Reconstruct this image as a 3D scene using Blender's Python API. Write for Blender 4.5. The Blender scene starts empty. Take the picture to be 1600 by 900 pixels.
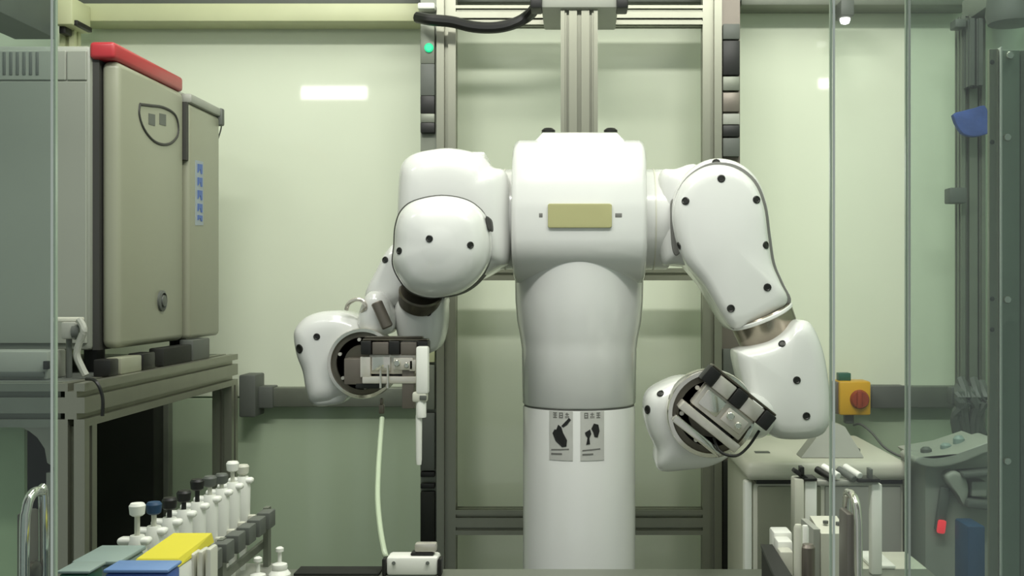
import bpy, bmesh, math, random
from mathutils import Vector, Matrix, Euler
random.seed(7)
SC = bpy.context.scene
COL = SC.collection

# ------------------------------------------------------------------ camera
H = 1.30           # lens height above the floor
F = 1700.0         # focal length in pixels of the 1600x900 frame
VX, VY = 905.0, 450.0
cam_d = bpy.data.cameras.new('camera')
cam_d.sensor_width = 36.0
cam_d.lens = F / 1600.0 * 36.0
cam_d.shift_x = -(VX - 800.0) / 1600.0
cam_d.clip_start = 0.05
cam = bpy.data.objects.new('camera', cam_d)
cam.location = (0, 0, H)
cam.rotation_euler = (math.pi / 2, 0, 0)
COL.objects.link(cam)
SC.camera = cam

# ------------------------------------------------------------------ world, light, exposure
w = bpy.data.worlds.new('world'); SC.world = w; w.use_nodes = True
bg = w.node_tree.nodes['Background']
bg.inputs[0].default_value = (0.80, 0.86, 0.84, 1)
bg.inputs[1].default_value = 0.48

def area(name, loc, rot, sx, sy, power, color):
    d = bpy.data.lights.new(name, 'AREA'); d.shape = 'RECTANGLE'
    d.size = sx; d.size_y = sy; d.energy = power; d.color = color
    o = bpy.data.objects.new(name, d); o.location = loc; o.rotation_euler = rot
    COL.objects.link(o); return o
WARM = (1.0, 0.995, 0.94)
area('ceiling_lamp_light_left', (-0.55, 1.70, 2.685), (0, 0, 0), 0.30, 1.2, 9.0, WARM)
area('ceiling_lamp_light_right', (0.55, 1.70, 2.685), (0, 0, 0), 0.30, 1.2, 9.0, WARM)
area('added_front_fill_light', (0.0, 1.06, 2.575), (math.radians(48), 0, 0), 1.7, 0.10, 20, WARM)  # added out-of-view fill, brightens the robot front and rear wall
SC.view_settings.view_transform = 'Standard'
SC.view_settings.look = 'None'
SC.view_settings.exposure = 0.0
SC.view_settings.gamma = 1.0
SC.view_settings.use_curve_mapping = False

# ------------------------------------------------------------------ helpers
def P(px, py, d):
    """point seen at pixel (px,py) standing d metres in front of the lens"""
    return Vector(((px - VX) / F * d, d, H - (py - VY) / F * d))
def XX(px, d): return (px - VX) / F * d
def ZZ(py, d): return H - (py - VY) / F * d

def srgb(r, g, b):
    f = lambda c: (c / 12.92) if c <= 0.04045 else ((c + 0.055) / 1.055) ** 2.4
    return (f(r / 255.0), f(g / 255.0), f(b / 255.0), 1.0)

MATS = {}
def mat(name, col, rough=0.5, metal=0.0, spec=0.5, var=0.06, scale=8.0, emit=None, estr=0.0, bump=0.0, coat=0.0, stretch=None):
    if name in MATS: return MATS[name]
    m = bpy.data.materials.new(name); m.use_nodes = True
    nt = m.node_tree; b = nt.nodes['Principled BSDF']
    b.inputs['Roughness'].default_value = rough
    b.inputs['Metallic'].default_value = metal
    b.inputs['Specular IOR Level'].default_value = spec
    b.inputs['Coat Weight'].default_value = coat
    b.inputs['Coat Roughness'].default_value = 0.08
    tc = nt.nodes.new('ShaderNodeTexCoord')
    mp = nt.nodes.new('ShaderNodeMapping')
    if stretch: mp.inputs['Scale'].default_value = stretch
    nt.links.new(tc.outputs['Object'], mp.inputs[0])
    nz = nt.nodes.new('ShaderNodeTexNoise'); nz.inputs['Scale'].default_value = scale
    nz.inputs['Detail'].default_value = 4
    nt.links.new(mp.outputs[0], nz.inputs['Vector'])
    rp = nt.nodes.new('ShaderNodeValToRGB')
    rp.color_ramp.elements[0].position = 0.3; rp.color_ramp.elements[1].position = 0.7
    rp.color_ramp.elements[0].color = tuple(c * (1 - var) for c in col[:3]) + (1,)
    rp.color_ramp.elements[1].color = tuple(min(1, c * (1 + var)) for c in col[:3]) + (1,)
    nt.links.new(nz.outputs['Fac'], rp.inputs[0])
    nt.links.new(rp.outputs[0], b.inputs['Base Color'])
    if bump:
        bp = nt.nodes.new('ShaderNodeBump'); bp.inputs['Strength'].default_value = bump
        bp.inputs['Distance'].default_value = 0.01
        nt.links.new(nz.outputs['Fac'], bp.inputs['Height']); nt.links.new(bp.outputs[0], b.inputs['Normal'])
    if emit:
        b.inputs['Emission Color'].default_value = emit; b.inputs['Emission Strength'].default_value = estr
    MATS[name] = m; return m

def glass(name, tint, refl=1.0):
    m = bpy.data.materials.new(name); m.use_nodes = True
    nt = m.node_tree; nt.nodes.clear()
    out = nt.nodes.new('ShaderNodeOutputMaterial'); mx = nt.nodes.new('ShaderNodeMixShader')
    tr = nt.nodes.new('ShaderNodeBsdfTransparent'); tr.inputs[0].default_value = tint + (1,)
    gl = nt.nodes.new('ShaderNodeBsdfGlossy'); gl.inputs['Roughness'].default_value = 0.03
    fr = nt.nodes.new('ShaderNodeFresnel'); fr.inputs[0].default_value = 1.45
    nt.links.new(fr.outputs[0], mx.inputs[0]); nt.links.new(tr.outputs[0], mx.inputs[1])
    nt.links.new(gl.outputs[0], mx.inputs[2]); nt.links.new(mx.outputs[0], out.inputs[0])
    return m

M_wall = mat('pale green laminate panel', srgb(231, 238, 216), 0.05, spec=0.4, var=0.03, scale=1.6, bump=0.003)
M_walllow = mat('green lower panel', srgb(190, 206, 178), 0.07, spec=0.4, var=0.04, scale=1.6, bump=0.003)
M_side = mat('side panel green', srgb(186, 206, 186), 0.3, var=0.04, scale=2)
M_ceil = mat('ceiling paint', srgb(205, 208, 190), 0.7)
M_floor = mat('grey floor vinyl', srgb(110, 115, 105), 0.5, var=0.12)
M_alu = mat('anodised aluminium', srgb(150, 151, 136), 0.36, metal=0.75, var=0.05, scale=14, stretch=(1, 1, 0.2))
M_alud = mat('dull aluminium', srgb(128, 132, 120), 0.45, metal=0.5, var=0.07, scale=14)
M_cream = mat('cream painted beam', srgb(196, 200, 160), 0.45, var=0.04)
M_robot = mat('white robot enamel', srgb(219, 220, 216), 0.22, var=0.012, scale=5, coat=0.5)
M_seam = mat('dark rubber gasket', srgb(58, 58, 54), 0.6)
M_screw = mat('dark screw', srgb(52, 52, 50), 0.35, metal=0.6)
M_chrome = mat('polished steel', srgb(226, 222, 212), 0.12, metal=0.9, var=0.08, scale=20)
M_steel = mat('brushed steel', srgb(218, 213, 202), 0.24, metal=0.5, var=0.1, scale=30)
M_dsteel = mat('dark machined steel', srgb(100, 95, 84), 0.3, metal=0.7, var=0.2, scale=24)
M_bsteel = mat('grey brown steel', srgb(122, 115, 106), 0.4, metal=0.5, var=0.08)
M_black = mat('black plastic', srgb(22, 22, 20), 0.45, var=0.15)
M_blackm = mat('matt black board', srgb(26, 28, 22), 0.7, var=0.2, scale=3)
M_white = mat('white plastic', srgb(240, 241, 232), 0.4, var=0.02)
M_offw = mat('off white casing', srgb(208, 208, 192), 0.4, var=0.03)
M_grey = mat('grey casing', srgb(158, 160, 150), 0.45, var=0.05)
M_dgrey = mat('dark grey casing', srgb(92, 96, 90), 0.5, var=0.08)
M_gdoor = mat('incubator door enamel', srgb(146, 148, 128), 0.32, var=0.02, scale=3)
M_gbody = mat('incubator body enamel', srgb(146, 150, 138), 0.4, var=0.03, scale=3)
M_red = mat('red trim', srgb(170, 48, 54), 0.35, var=0.06)
M_yplate = mat('olive yellow plate', srgb(172, 170, 122), 0.45, var=0.05)
M_yellow = mat('yellow plastic', srgb(228, 216, 60), 0.4, var=0.05)
M_switch = mat('yellow switch box', srgb(222, 170, 26), 0.4, var=0.05)
M_knob = mat('red brown knob', srgb(150, 60, 30), 0.4, var=0.1)
M_blue = mat('blue plastic', srgb(62, 96, 168), 0.4, var=0.06)
M_dblue = mat('dark blue plastic', srgb(30, 66, 100), 0.5, var=0.08)
M_tape = mat('blue cloth', srgb(66, 88, 158), 0.8, var=0.15, scale=30, bump=0.3)
M_teal = mat('grey teal plastic', srgb(140, 158, 152), 0.4, var=0.04)
M_green = mat('green plastic', srgb(40, 96, 76), 0.45, var=0.06)
M_label = mat('grey label film', srgb(196, 196, 190), 0.4, var=0.04, scale=40)
M_ink = mat('black ink', srgb(28, 28, 28), 0.6)
M_inkg = mat('grey ink', srgb(112, 112, 108), 0.6)
M_table = mat('steel grey worktop', srgb(120, 124, 112), 0.35, var=0.06, scale=6)
M_tube = mat('clear silicone tube', srgb(190, 204, 176), 0.25, var=0.04)
M_led = mat('green led', srgb(40, 190, 130), 0.3, emit=srgb(40, 220, 150), estr=0.9)
M_rled = mat('red led', srgb(210, 40, 50), 0.3, emit=srgb(255, 60, 70), estr=0.7)
M_lamp = mat('lamp diffuser', srgb(250, 250, 245), 0.4, emit=(1, 1, 0.96, 1), estr=22.0)
M_gedge = mat('polished glass edge', srgb(170, 188, 166), 0.15, var=0.1, scale=3)
M_gedgel = mat('glass edge bead', srgb(225, 232, 222), 0.2, var=0.05)
G_left = glass('tinted glass left', (0.83, 0.88, 0.87))
G_a = glass('clear glass', (0.955, 0.965, 0.958))
G_b = glass('grey green glass', (0.84, 0.90, 0.87))

class MB:
    """collects shapes in world coordinates, then links them as one mesh object"""
    def __init__(s): s.v = []; s.f = []
    def raw(s, vs, fs):
        n = len(s.v); s.v += [Vector(p) for p in vs]; s.f += [[i + n for i in f] for f in fs]; return s
    def box(s, c, size, rot=None, bev=0.0, seg=2):
        bm = bmesh.new(); bmesh.ops.create_cube(bm, size=1.0)
        for v in bm.verts: v.co = Vector((v.co.x * size[0], v.co.y * size[1], v.co.z * size[2]))
        if bev: bmesh.ops.bevel(bm, geom=bm.edges[:], offset=min(bev, min(size) * .49), segments=seg, affect='EDGES', profile=0.5)
        bm.verts.index_update()
        R = rot if rot is not None else Matrix.Identity(3)
        s.raw([R @ v.co + Vector(c) for v in bm.verts], [[v.index for v in f.verts] for f in bm.faces]); bm.free(); return s
    def bx(s, x0, x1, y0, y1, z0, z1, bev=0.0, seg=2):
        return s.box(((x0 + x1) / 2, (y0 + y1) / 2, (z0 + z1) / 2), (abs(x1 - x0), abs(y1 - y0), abs(z1 - z0)), None, bev, seg)
    def loft(s, rings, cap=True):
        n = len(rings[0]); vs = [p for r in rings for p in r]; fs = []
        for i in range(len(rings) - 1):
            for j in range(n):
                k = (j + 1) % n
                fs.append([i * n + j, i * n + k, (i + 1) * n + k, (i + 1) * n + j])
        if cap: fs.append(list(range(n))[::-1]); fs.append([(len(rings) - 1) * n + j for j in range(n)])
        return s.raw(vs, fs)
    def lathe(s, prof, o, axis=(0, 0, 1), seg=32, cap=True):
        a = Vector(axis).normalized(); q = a.to_track_quat('Z', 'Y').to_matrix(); o = Vector(o)
        return s.loft([[o + q @ Vector((r * math.cos(2 * math.pi * j / seg), r * math.sin(2 * math.pi * j / seg), h)) for j in range(seg)] for r, h in prof], cap)
    def cyl(s, a, b, r, r2=None, seg=20, ch=0.0):
        a = Vector(a); b = Vector(b); L = (b - a).length; r2 = r if r2 is None else r2
        pr = [(r, 0), (r2, L)] if not ch else [(r - ch, 0), (r, ch), (r2, L - ch), (r2 - ch, L)]
        return s.lathe(pr, a, b - a, seg)
    def sph(s, c, r, seg=16):
        return s.lathe([(max(r * math.sin(math.pi * i / 8), 1e-4), -r * math.cos(math.pi * i / 8)) for i in range(9)], c, (0, 0, 1), seg)
    def tube(s, pts, r, seg=8, sub=6):
        pts = [Vector(p) for p in pts]; pp = catmull(pts, sub) if len(pts) > 2 else pts
        rings = []; up = Vector((0.3, 0.2, 1)).normalized()
        for i, p in enumerate(pp):
            t = (pp[min(i + 1, len(pp) - 1)] - pp[max(i - 1, 0)]).normalized()
            n = t.cross(up)
            if n.length < 1e-3: n = t.cross(Vector((1, 0, 0)))
            n.normalize(); b = t.cross(n); up = b.cross(t) if False else up
            rings.append([p + r * (math.cos(2 * math.pi * j / seg) * n + math.sin(2 * math.pi * j / seg) * b) for j in range(seg)])
        return s.loft(rings)
    def prism(s, pts, vec):
        a = [Vector(p) for p in pts]; return s.loft([a, [p + Vector(vec) for p in a]])
    def pillow(s, out, y0, y1, rf, rb=0.01, dome=0.0, rot=None, piv=None, sub=5):
        """outline (x,z) pairs in metres, rounded slab from depth y0 (front) to y1 (back)"""
        o = catmull2(out, sub); n = len(o)
        x_ = [p[0] for p in o]; z_ = [p[1] for p in o]
        cx = (min(x_) + max(x_)) / 2; cz = (min(z_) + max(z_)) / 2
        hx = (max(x_) - min(x_)) / 2; hz = (max(z_) - min(z_)) / 2
        def ring(ins, y, sc=1.0):
            kx = max(1 - ins / hx, .05) * sc; kz = max(1 - ins / hz, .05) * sc
            return [Vector((cx + (p[0] - cx) * kx, y, cz + (p[1] - cz) * kz)) for p in o]
        R = []
        for k in range(0, 5):
            a = math.pi / 2 * k / 4; R.append(ring(rb * (1 - math.sin(a)), y1 - rb * (1 - math.cos(a))))
        for k in range(4, -1, -1):
            a = math.pi / 2 * k / 4; R.append(ring(rf * (1 - math.sin(a)), y0 + rf * (1 - math.cos(a))))
        for q in (0.8, 0.55, 0.3, 0.05):
            R.append(ring(rf, y0 - dome * (1 - q * q), q))
        if rot is not None:
            pv = Vector(piv) if piv else Vector((cx, (y0 + y1) / 2, cz))
            R = [[pv + rot @ (p - pv) for p in r] for r in R]
        return s.loft(R)
    def rotate(s, R, c):
        c = Vector(c); s.v = [c + R @ (p - c) for p in s.v]; return s
    def build(s, name, m, parent=None, smooth=35, label=None):
        me = bpy.data.meshes.new(name)
        off = Vector((0, 0, 0))
        if parent is not None:
            q = parent
            while q is not None: off += q.location; q = q.parent
        me.from_pydata([tuple(p - off) for p in s.v], [], s.f)
        bm = bmesh.new(); bm.from_mesh(me); bmesh.ops.recalc_face_normals(bm, faces=bm.faces[:]); bm.to_mesh(me); bm.free()
        me.materials.append(m)
        if smooth:
            me.shade_smooth(); me.set_sharp_from_angle(angle=math.radians(smooth))
        o = bpy.data.objects.new(name, me); COL.objects.link(o)
        if parent is not None: o.parent = parent
        if label: o['label'] = label
        return o

def catmull(p, sub):
    r = []
    for i in range(len(p) - 1):
        a = p[max(i - 1, 0)]; b = p[i]; c = p[i + 1]; d = p[min(i + 2, len(p) - 1)]
        for k in range(sub):
            t = k / sub
            r.append(0.5 * ((2 * b) + (c - a) * t + (2 * a - 5 * b + 4 * c - d) * t * t + (3 * b - a - 3 * c + d) * t ** 3))
    r.append(p[-1]); return r
def catmull2(p, sub):
    n = len(p); r = []
    if sub <= 1: return list(p)
    for i in range(n):
        a, b, c, d = (Vector(p[(i + k) % n]) for k in (-1, 0, 1, 2))
        for k in range(sub):
            t = k / sub; q = 0.5 * ((2 * b) + (c - a) * t + (2 * a - 5 * b + 4 * c - d) * t * t + (3 * b - a - 3 * c + d) * t ** 3)
            r.append((q.x, q.y))
    return r
def outl(pts, d): return [(XX(x, d), ZZ(y, d)) for x, y in pts]
def rotY(a): return Matrix.Rotation(a, 3, 'Y')

def thing(name, loc, label, cat, group=None):
    o = bpy.data.objects.new(name, None); o.location = loc; o.empty_display_size = 0.05
    COL.objects.link(o); return tag(o, label, cat, group)
def tag(o, label, cat, group=None):
    o['label'] = label; o['category'] = cat
    if group: o['group'] = group
    return o
def struct(o): o['kind'] = 'structure'; return o
def dup(root, loc, label, group=None):
    r = root.copy(); COL.objects.link(r); r.location = loc; r['label'] = label
    if group: r['group'] = group
    for ch in list(root.children):
        c = ch.copy(); COL.objects.link(c); c.parent = r
        for g in list(ch.children):
            d = g.copy(); COL.objects.link(d); d.parent = c
    return r

def profile(w, h, cell=0.045, g=0.010, d=0.013):
    """outline of a slotted aluminium extrusion"""
    pts = []
    def side(a, b):
        L = (b - a).length; n = max(1, round(L / cell)); t = (b - a).normalized(); inn = Vector((-t.y, t.x)); c = L / n
        for i in range(n):
            m = a + t * (c * (i + .5))
            pts.extend([m - t * g / 2, m - t * g / 2 + inn * d, m + t * g / 2 + inn * d, m + t * g / 2])
    A, B, C_, D = Vector((-w / 2, -h / 2)), Vector((w / 2, -h / 2)), Vector((w / 2, h / 2)), Vector((-w / 2, h / 2))
    for a, b in ((A, B), (B, C_), (C_, D), (D, A)): pts.append(a.copy()); side(a, b)
    return pts
def extr(name, a, b, w, h, m, parent, cell=0.045, g=0.010):
    """slotted bar from a to b (axis aligned); w,h its two cross dimensions"""
    a = Vector(a); b = Vector(b); d = (b - a)
    pr = profile(w, h, cell, g)
    if abs(d.z) > 1e-6: f = lambda p, o: o + Vector((p.x, p.y, 0))
    elif abs(d.x) > 1e-6: f = lambda p, o: o + Vector((0, p.x, p.y))
    else: f = lambda p, o: o + Vector((p.x, 0, p.y))
    mb = MB().loft([[f(p, a) for p in pr], [f(p, b) for p in pr]])
    return mb.build(name, m, parent, smooth=0)

# ------------------------------------------------------------------ the setting
YB = 2.80
struct(MB().bx(-1.75, 1.25, 0.3, 3.0, -0.05, 0.0).build('floor', M_floor))
struct(MB().bx(-1.75, 1.25, 0.98, 3.0, 2.75, 2.80).build('ceiling', M_ceil))
wb = struct(MB().bx(-1.75, 1.25, YB + 0.012, YB + 0.06, 0, 2.75).build('wall_back', M_side))
# laminate panels of the rear wall, separate sheets with open joints
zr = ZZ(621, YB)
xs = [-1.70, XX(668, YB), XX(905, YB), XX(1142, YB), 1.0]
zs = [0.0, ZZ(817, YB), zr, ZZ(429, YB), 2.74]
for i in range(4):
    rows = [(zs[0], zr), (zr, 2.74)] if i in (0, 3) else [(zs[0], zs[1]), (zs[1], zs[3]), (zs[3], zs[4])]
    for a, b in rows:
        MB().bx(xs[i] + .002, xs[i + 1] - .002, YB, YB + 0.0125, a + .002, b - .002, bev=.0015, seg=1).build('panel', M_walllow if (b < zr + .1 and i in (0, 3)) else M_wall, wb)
struct(MB().bx(1.0, 1.05, 1.15, YB + .012, 0, 2.75).build('wall_right', M_side))
struct(MB().bx(-1.75, -1.70, 1.15, YB + .012, 0, 2.75).build('wall_left', M_side))

# ------------------------------------------------------------------ ceiling lamps, an added front fill lamp, and the small lamps mirrored in the wall
for x, lb in ((-.55, 'white strip ceiling lamp above the incubator bench'), (.55, 'white strip ceiling lamp above the right work bench')):
    t = thing('ceiling_lamp', (x, 1.70, 2.75), lb, 'lamp')
    MB().bx(x - .17, x + .17, 1.08, 2.32, 2.695, 2.75, bev=.006).build('housing', M_white, t)
t = thing('ceiling_lamp', (0, 1.05, 2.75), 'long tilted white fill lamp added out of view above the front of the enclosure', 'lamp')  # housing for the added front fill light, not an observed lamp
MB().box((0, 1.06 - .03 * math.sin(math.radians(48)), 2.575 + .03 * math.cos(math.radians(48))), (1.76, .14, .04), Matrix.Rotation(math.radians(48), 3, 'X'), .006).build('housing', M_white, t)
for x in (-.6, .6): MB().cyl((x, 1.035, 2.61), (x, 1.035, 2.75), .012).build('stem', M_alu, t)
def wall_lamp(px0, px1, py, hpx, yl, label):
    d = 2 * YB - yl
    x0, x1 = XX(px0, d), XX(px1, d); z = ZZ(py, d); hh = hpx / F * d / 2; c = (x0 + x1) / 2
    t = thing('led_lamp', (c, yl, 2.75), label, 'lamp')
    MB().bx(x0 - .01, x1 + .01, yl - .05, yl, z - hh - .01, z + hh + .01, bev=.004).build('housing', M_dgrey, t)
    MB().bx(x0, x1, yl, yl + .006, z - hh, z + hh, bev=.002).build('diffuser', M_lamp, t)
    MB().cyl((c, yl - .025, z + hh), (c, yl - .025, 2.75), .012).build('stem', M_alu, t)
wall_lamp(471, 574, 145, 20, 1.6, 'wide bright lamp bar mirrored in the left wall panel')
wall_lamp(1279, 1298, 131, 15, 1.6, 'small bright lamp mirrored in the right wall panel')

# ------------------------------------------------------------------ rear aluminium frame
D = 2.62
fr = thing('aluminium_frame', (0, D, 0), 'tall slotted aluminium frame standing behind the white robot', 'frame')
zt = ZZ(23, D)
def vpost(px0, px1, d, z0, z1, m=M_alu, parent=fr, name='post', cell=.045, dep=.045):
    a, b = XX(px0, d), XX(px1, d)
    return extr(name, ((a + b) / 2, d + dep / 2, z0), ((a + b) / 2, d + dep / 2, z1), b - a, dep, m, parent, cell)
vpost(682, 712, D, 0, 2.10)
vpost(1098, 1128, D, 0, 2.10)
xl, xr = XX(712, D), XX(1098, D)
def hbar(py0, py1, x0, x1, d, m=M_alu, parent=fr, name='crossbar', cell=.03):
    a, b = ZZ(py1, d), ZZ(py0, d)
    return extr(name, (x0, d + .0225, (a + b) / 2), (x1, d + .0225, (a + b) / 2), .045, b - a, m, parent, cell, .008)
hbar(8, 38, xl, xr, D)
hbar(419, 438, xl, xr, D, cell=.03)
hbar(797, 836, xl, xr, D)
# dark ducts beside both posts
for a, b, nm in ((656, 682, 0), (1128, 1158, 1)):
    x0, x1 = XX(a, D), XX(b, D)
    du = MB().bx(x0, x1 - .001, D + .012, D + .045, 0, 2.05).build('cable_duct', M_bsteel if nm else M_alud, fr)
    segs = [(40, 100, M_alud), (100, 150, M_dgrey), (150, 178, M_black), (178, 192, M_alud), (192, 208, M_black), (520, 566, M_cream), (570, 640, M_alud), (645, 735, M_dgrey), (737, 745, M_black), (755, 763, M_black), (768, 850, M_blackm)] if nm == 0 else \
           [(38, 62, M_dgrey), (64, 118, M_black), (120, 142, M_alud), (145, 175, M_bsteel), (178, 195, M_grey), (196, 214, M_black), (216, 245, M_dgrey), (545, 600, M_dgrey), (720, 890, M_blackm)]
    for p, q, mm in segs:
        MB().bx(x0 + .002, x1 - .004, D - .006, D + .013, ZZ(q, D), ZZ(p, D), bev=.002).build('duct_module', mm, du)
    if nm == 0:
        MB().cyl((XX(671, D), D - .006, ZZ(76, D)), (XX(671, D), D - .014, ZZ(76, D)), .011, ch=.003).build('led', M_led, du, label='green indicator light')
MB().bx(XX(654, D), XX(681, D), D - .02, D + .02, ZZ(17, D), ZZ(7, D), bev=.004).build('white_cap', M_white, fr)
# top clamp plate with the wide middle column
DC = 2.42
MB().bx(XX(846, DC), XX(966, DC), DC - .012, D - .001, ZZ(14, DC), ZZ(-14, DC), bev=.004).build('clamp_plate', M_grey, fr)
for px in (838, 972):
    MB().bx(XX(px - 9, DC), XX(px + 9, DC), DC - .02, DC + .04, ZZ(16, DC), ZZ(-8, DC), bev=.004).build('clamp_block', M_black, fr)
a, b = XX(876, DC), XX(934, DC)
vpost(876, 934, DC, ZZ(214, DC), ZZ(13, DC), M_alu, fr, 'middle_column', .028, .045)
# cream beam across the top, left and right stretches
MB().bx(XX(112, 2.70), XX(655, 2.70), 2.70, 2.785, ZZ(33, 2.70), ZZ(5, 2.70), bev=.003).build('top_beam', M_cream, fr)
MB().bx(XX(112, 2.70), XX(655, 2.70), 2.715, 2.785, ZZ(4, 2.70), ZZ(-30, 2.70), bev=.003).build('upper_beam', M_dgrey, fr)
MB().bx(XX(1158, 2.70), XX(1520, 2.70), 2.70, 2.785, ZZ(8, 2.70), ZZ(-25, 2.70), bev=.003).build('top_beam', M_alud, fr)
MB().bx(XX(655, 2.70), XX(1158, 2.70), 2.70, 2.785, ZZ(3, 2.70), ZZ(-30, 2.70), bev=.003).build('upper_beam', M_dgrey, fr)

# black hose sagging under the top crossbar
tag(MB().tube([P(652, 27, 2.58), P(672, 31, 2.56), P(705, 34, 2.56), P(740, 42, 2.56), P(775, 43, 2.56), P(805, 36, 2.56), P(826, 24, 2.55), P(838, 10, 2.5)], .0135, 10).build('hose', M_black), 'black ribbed hose sagging below the top crossbar left of the middle column', 'hose')

# corner frames left and right
lf = thing('corner_frame', (XX(100, 2.66), 2.66, 0), 'pale corner frame in the upper left behind the incubator', 'frame')
vpost(93, 116, 2.66, 0, ZZ(42, 2.66), M_cream, lf, dep=.036)
MB().bx(XX(84, 2.60), XX(113, 2.60), 2.60, 2.699, ZZ(38, 2.60), ZZ(-6, 2.60), bev=.004).build('corner_block', M_cream, lf)
MB().bx(XX(112, 2.61), XX(121, 2.61), 2.61, 2.69, ZZ(39, 2.61), ZZ(31, 2.61), bev=.002).build('bracket', M_black, lf)
MB().bx(XX(92, 2.62), XX(102, 2.62), 2.62, 2.655, ZZ(52, 2.62), ZZ(39, 2.62), bev=.002).build('bracket', M_black, lf)
MB().bx(-1.36, -1.255, 1.35, 2.62, ZZ(62, 2.62), ZZ(62, 2.62) + .09, bev=.004).build('side_beam', M_dgrey, lf)

rf = thing('corner_frame', (XX(1520, 2.6), 2.6, 0), 'green grey corner frame in the right rear corner behind the glass doors', 'frame')
vpost(1502, 1540, 2.60, 0, ZZ(24, 2.6), M_alud, rf, 'post', .03)
vpost(1516, 1536, 2.55, ZZ(133, 2.55), ZZ(28, 2.55), M_dgrey, rf, 'slide_rail', .03, .045)
MB().bx(.935, .995, 1.5, 2.66, ZZ(28, 2.6), ZZ(28, 2.6) + .055, bev=.004).build('side_beam', M_grey, rf)
MB().bx(XX(1493, 2.56), XX(1510, 2.56), 2.56, 2.60, ZZ(42, 2.56), ZZ(29, 2.56), bev=.002).build('bracket', M_dgrey, rf)
MB().bx(XX(1484, 2.56), XX(1511, 2.56), 2.56, 2.60, ZZ(317, 2.56), ZZ(293, 2.56), bev=.003).build('hinge', M_dgrey, rf)
MB().lathe([(.02, 0), (.05, .004), (.055, .02), (.05, .075), (.03, .08)], (XX(1582, 2.3), 2.3, ZZ(40, 2.3)), (0, 0, 1), 20).build('motor', M_dgrey, rf)

# rails along the rear wall
rl = thing('wall_rail', (XX(520, 2.76), 2.76, ZZ(621, 2.76)), 'dark grey cable rail across the left rear wall panel', 'rail')
MB().bx(XX(400, 2.76), XX(655, 2.76), 2.76, YB, ZZ(636, 2.76), ZZ(606, 2.76), bev=.003).build('rail', M_alud, rl)
MB().bx(XX(398, 2.75), XX(426, 2.75), 2.75, YB, ZZ(638, 2.75), ZZ(604, 2.75), bev=.003).build('joint', M_dgrey, rl)
MB().bx(XX(373, 2.72), XX(399, 2.72), 2.72, YB, ZZ(652, 2.72), ZZ(586, 2.72), bev=.004).build('end_box', M_dgrey, rl)
rr = thing('wall_rail', (XX(1430, 2.76), 2.76, ZZ(620, 2.76)), 'dark green grey cable rail right of the yellow switch', 'rail')
MB().bx(XX(1330, 2.76), XX(1502, 2.76), 2.76, YB, ZZ(637, 2.76), ZZ(604, 2.76), bev=.003).build('rail', M_alud, rr)
MB().bx(XX(1362, 2.755), XX(1415, 2.755), 2.755, YB, ZZ(638, 2.755), ZZ(603, 2.755), bev=.003).build('joint', M_dgrey, rr)

# ------------------------------------------------------------------ robot
RY = 2.20
rob = thing('dual_arm_robot', (0, RY, 0), 'large white two-armed laboratory robot standing in the middle', 'robot')
def lat(prof, m=M_robot, name='column', seg=64): return MB().lathe(prof, (0, RY, 0), (0, 0, 1), seg).build(name, m, rob, 40)
zw = ZZ(632, RY)
lat([(.20, 0), (.20, .02), (.19, .03)], M_grey, 'base_plate')
lat([(.113, .03), (.1135, zw - .004), (.112, zw - .001)], name='lower_column')
lat([(.111, zw - .002), (.111, zw + .004)], M_inkg, 'waist_seam')
lat([(.1125, zw + .003), (.1145, zw + .006), (.116, ZZ(545, RY)), (.119, ZZ(528, RY)), (.1255, ZZ(500, RY)), (.129, ZZ(470, RY)), (.130, ZZ(430, RY)), (.130, ZZ(380, RY)), (.12, ZZ(372, RY))], name='upper_column')
# torso: rounded profile across X
zc = ZZ(335, RY)
prof = [(-.1482, -.056), (-.1485, -.03), (-.1485, -.005), (-.1475, .009), (-.1465, .014), (-.141, .045), (-.1315, .075), (-.129, .080), (-.118, .104), (-.098, .126), (-.070, .140), (-.04, .1415), (0, .142), (.09, .140), (.135, .10), (.15, .03), (.149, -.03), (.1482, -.056)]
for k in range(1, 14):
    a = math.pi * k / 14; prof.append((.148 * math.cos(a), -.056 - .090 * math.sin(a)))
def prof_ring(x, ins):
    c = Vector((0, -.0)); r = []
    for y, z in prof:
        L = math.hypot(y, z); k = (L - ins) / L; r.append(Vector((x, RY + y * k, zc + z * k)))
    return r
hw = .129
tb = MB().loft([prof_ring(-hw, .014), prof_ring(-hw + .004, .005), prof_ring(-hw + .012, 0), prof_ring(hw - .012, 0), prof_ring(hw - .004, .005), prof_ring(hw, .014)])
torso = tb.build('torso', M_robot, rob, 75)
zt0 = zc + .132
hb_ = [(-.108, zt0 - .012), (-.072, zt0 + .026), (.074, zt0 + .026), (.110, zt0 - .012)]
MB().loft([[Vector((x, RY + .10, z)) for x, z in hb_], [Vector((x, RY - .055, z)) for x, z in hb_], [Vector((x * .995, RY - .066, z - (.003 if z > zt0 else 0))) for x, z in hb_],
           [Vector((x * 1.02, RY - .112, zt0 - .020 if z > zt0 else zt0 - .032)) for x, z in hb_]]).build('head_block', M_robot, rob, 50)
for px in (856, 955):
    MB().lathe([(.012, 0), (.014, .002), (.014, .018), (.009, .022)], (XX(px, RY), RY + .04, zt0 + .026), (0, 0, 1), 12).build('lifting_bolt', M_screw, rob)
yf = RY - .148
npo = outl([(856, 320), (858, 318), (905, 318), (953, 318), (956, 320), (956, 337), (956, 354), (953, 356), (905, 356), (858, 356), (856, 354), (856, 337)], yf - .005)
npr = MB().pillow(npo, yf - .006, yf + .006, .0012, .001, sub=1).build('name_plate', M_yplate, rob, label='blank olive yellow rounded plate')
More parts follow.
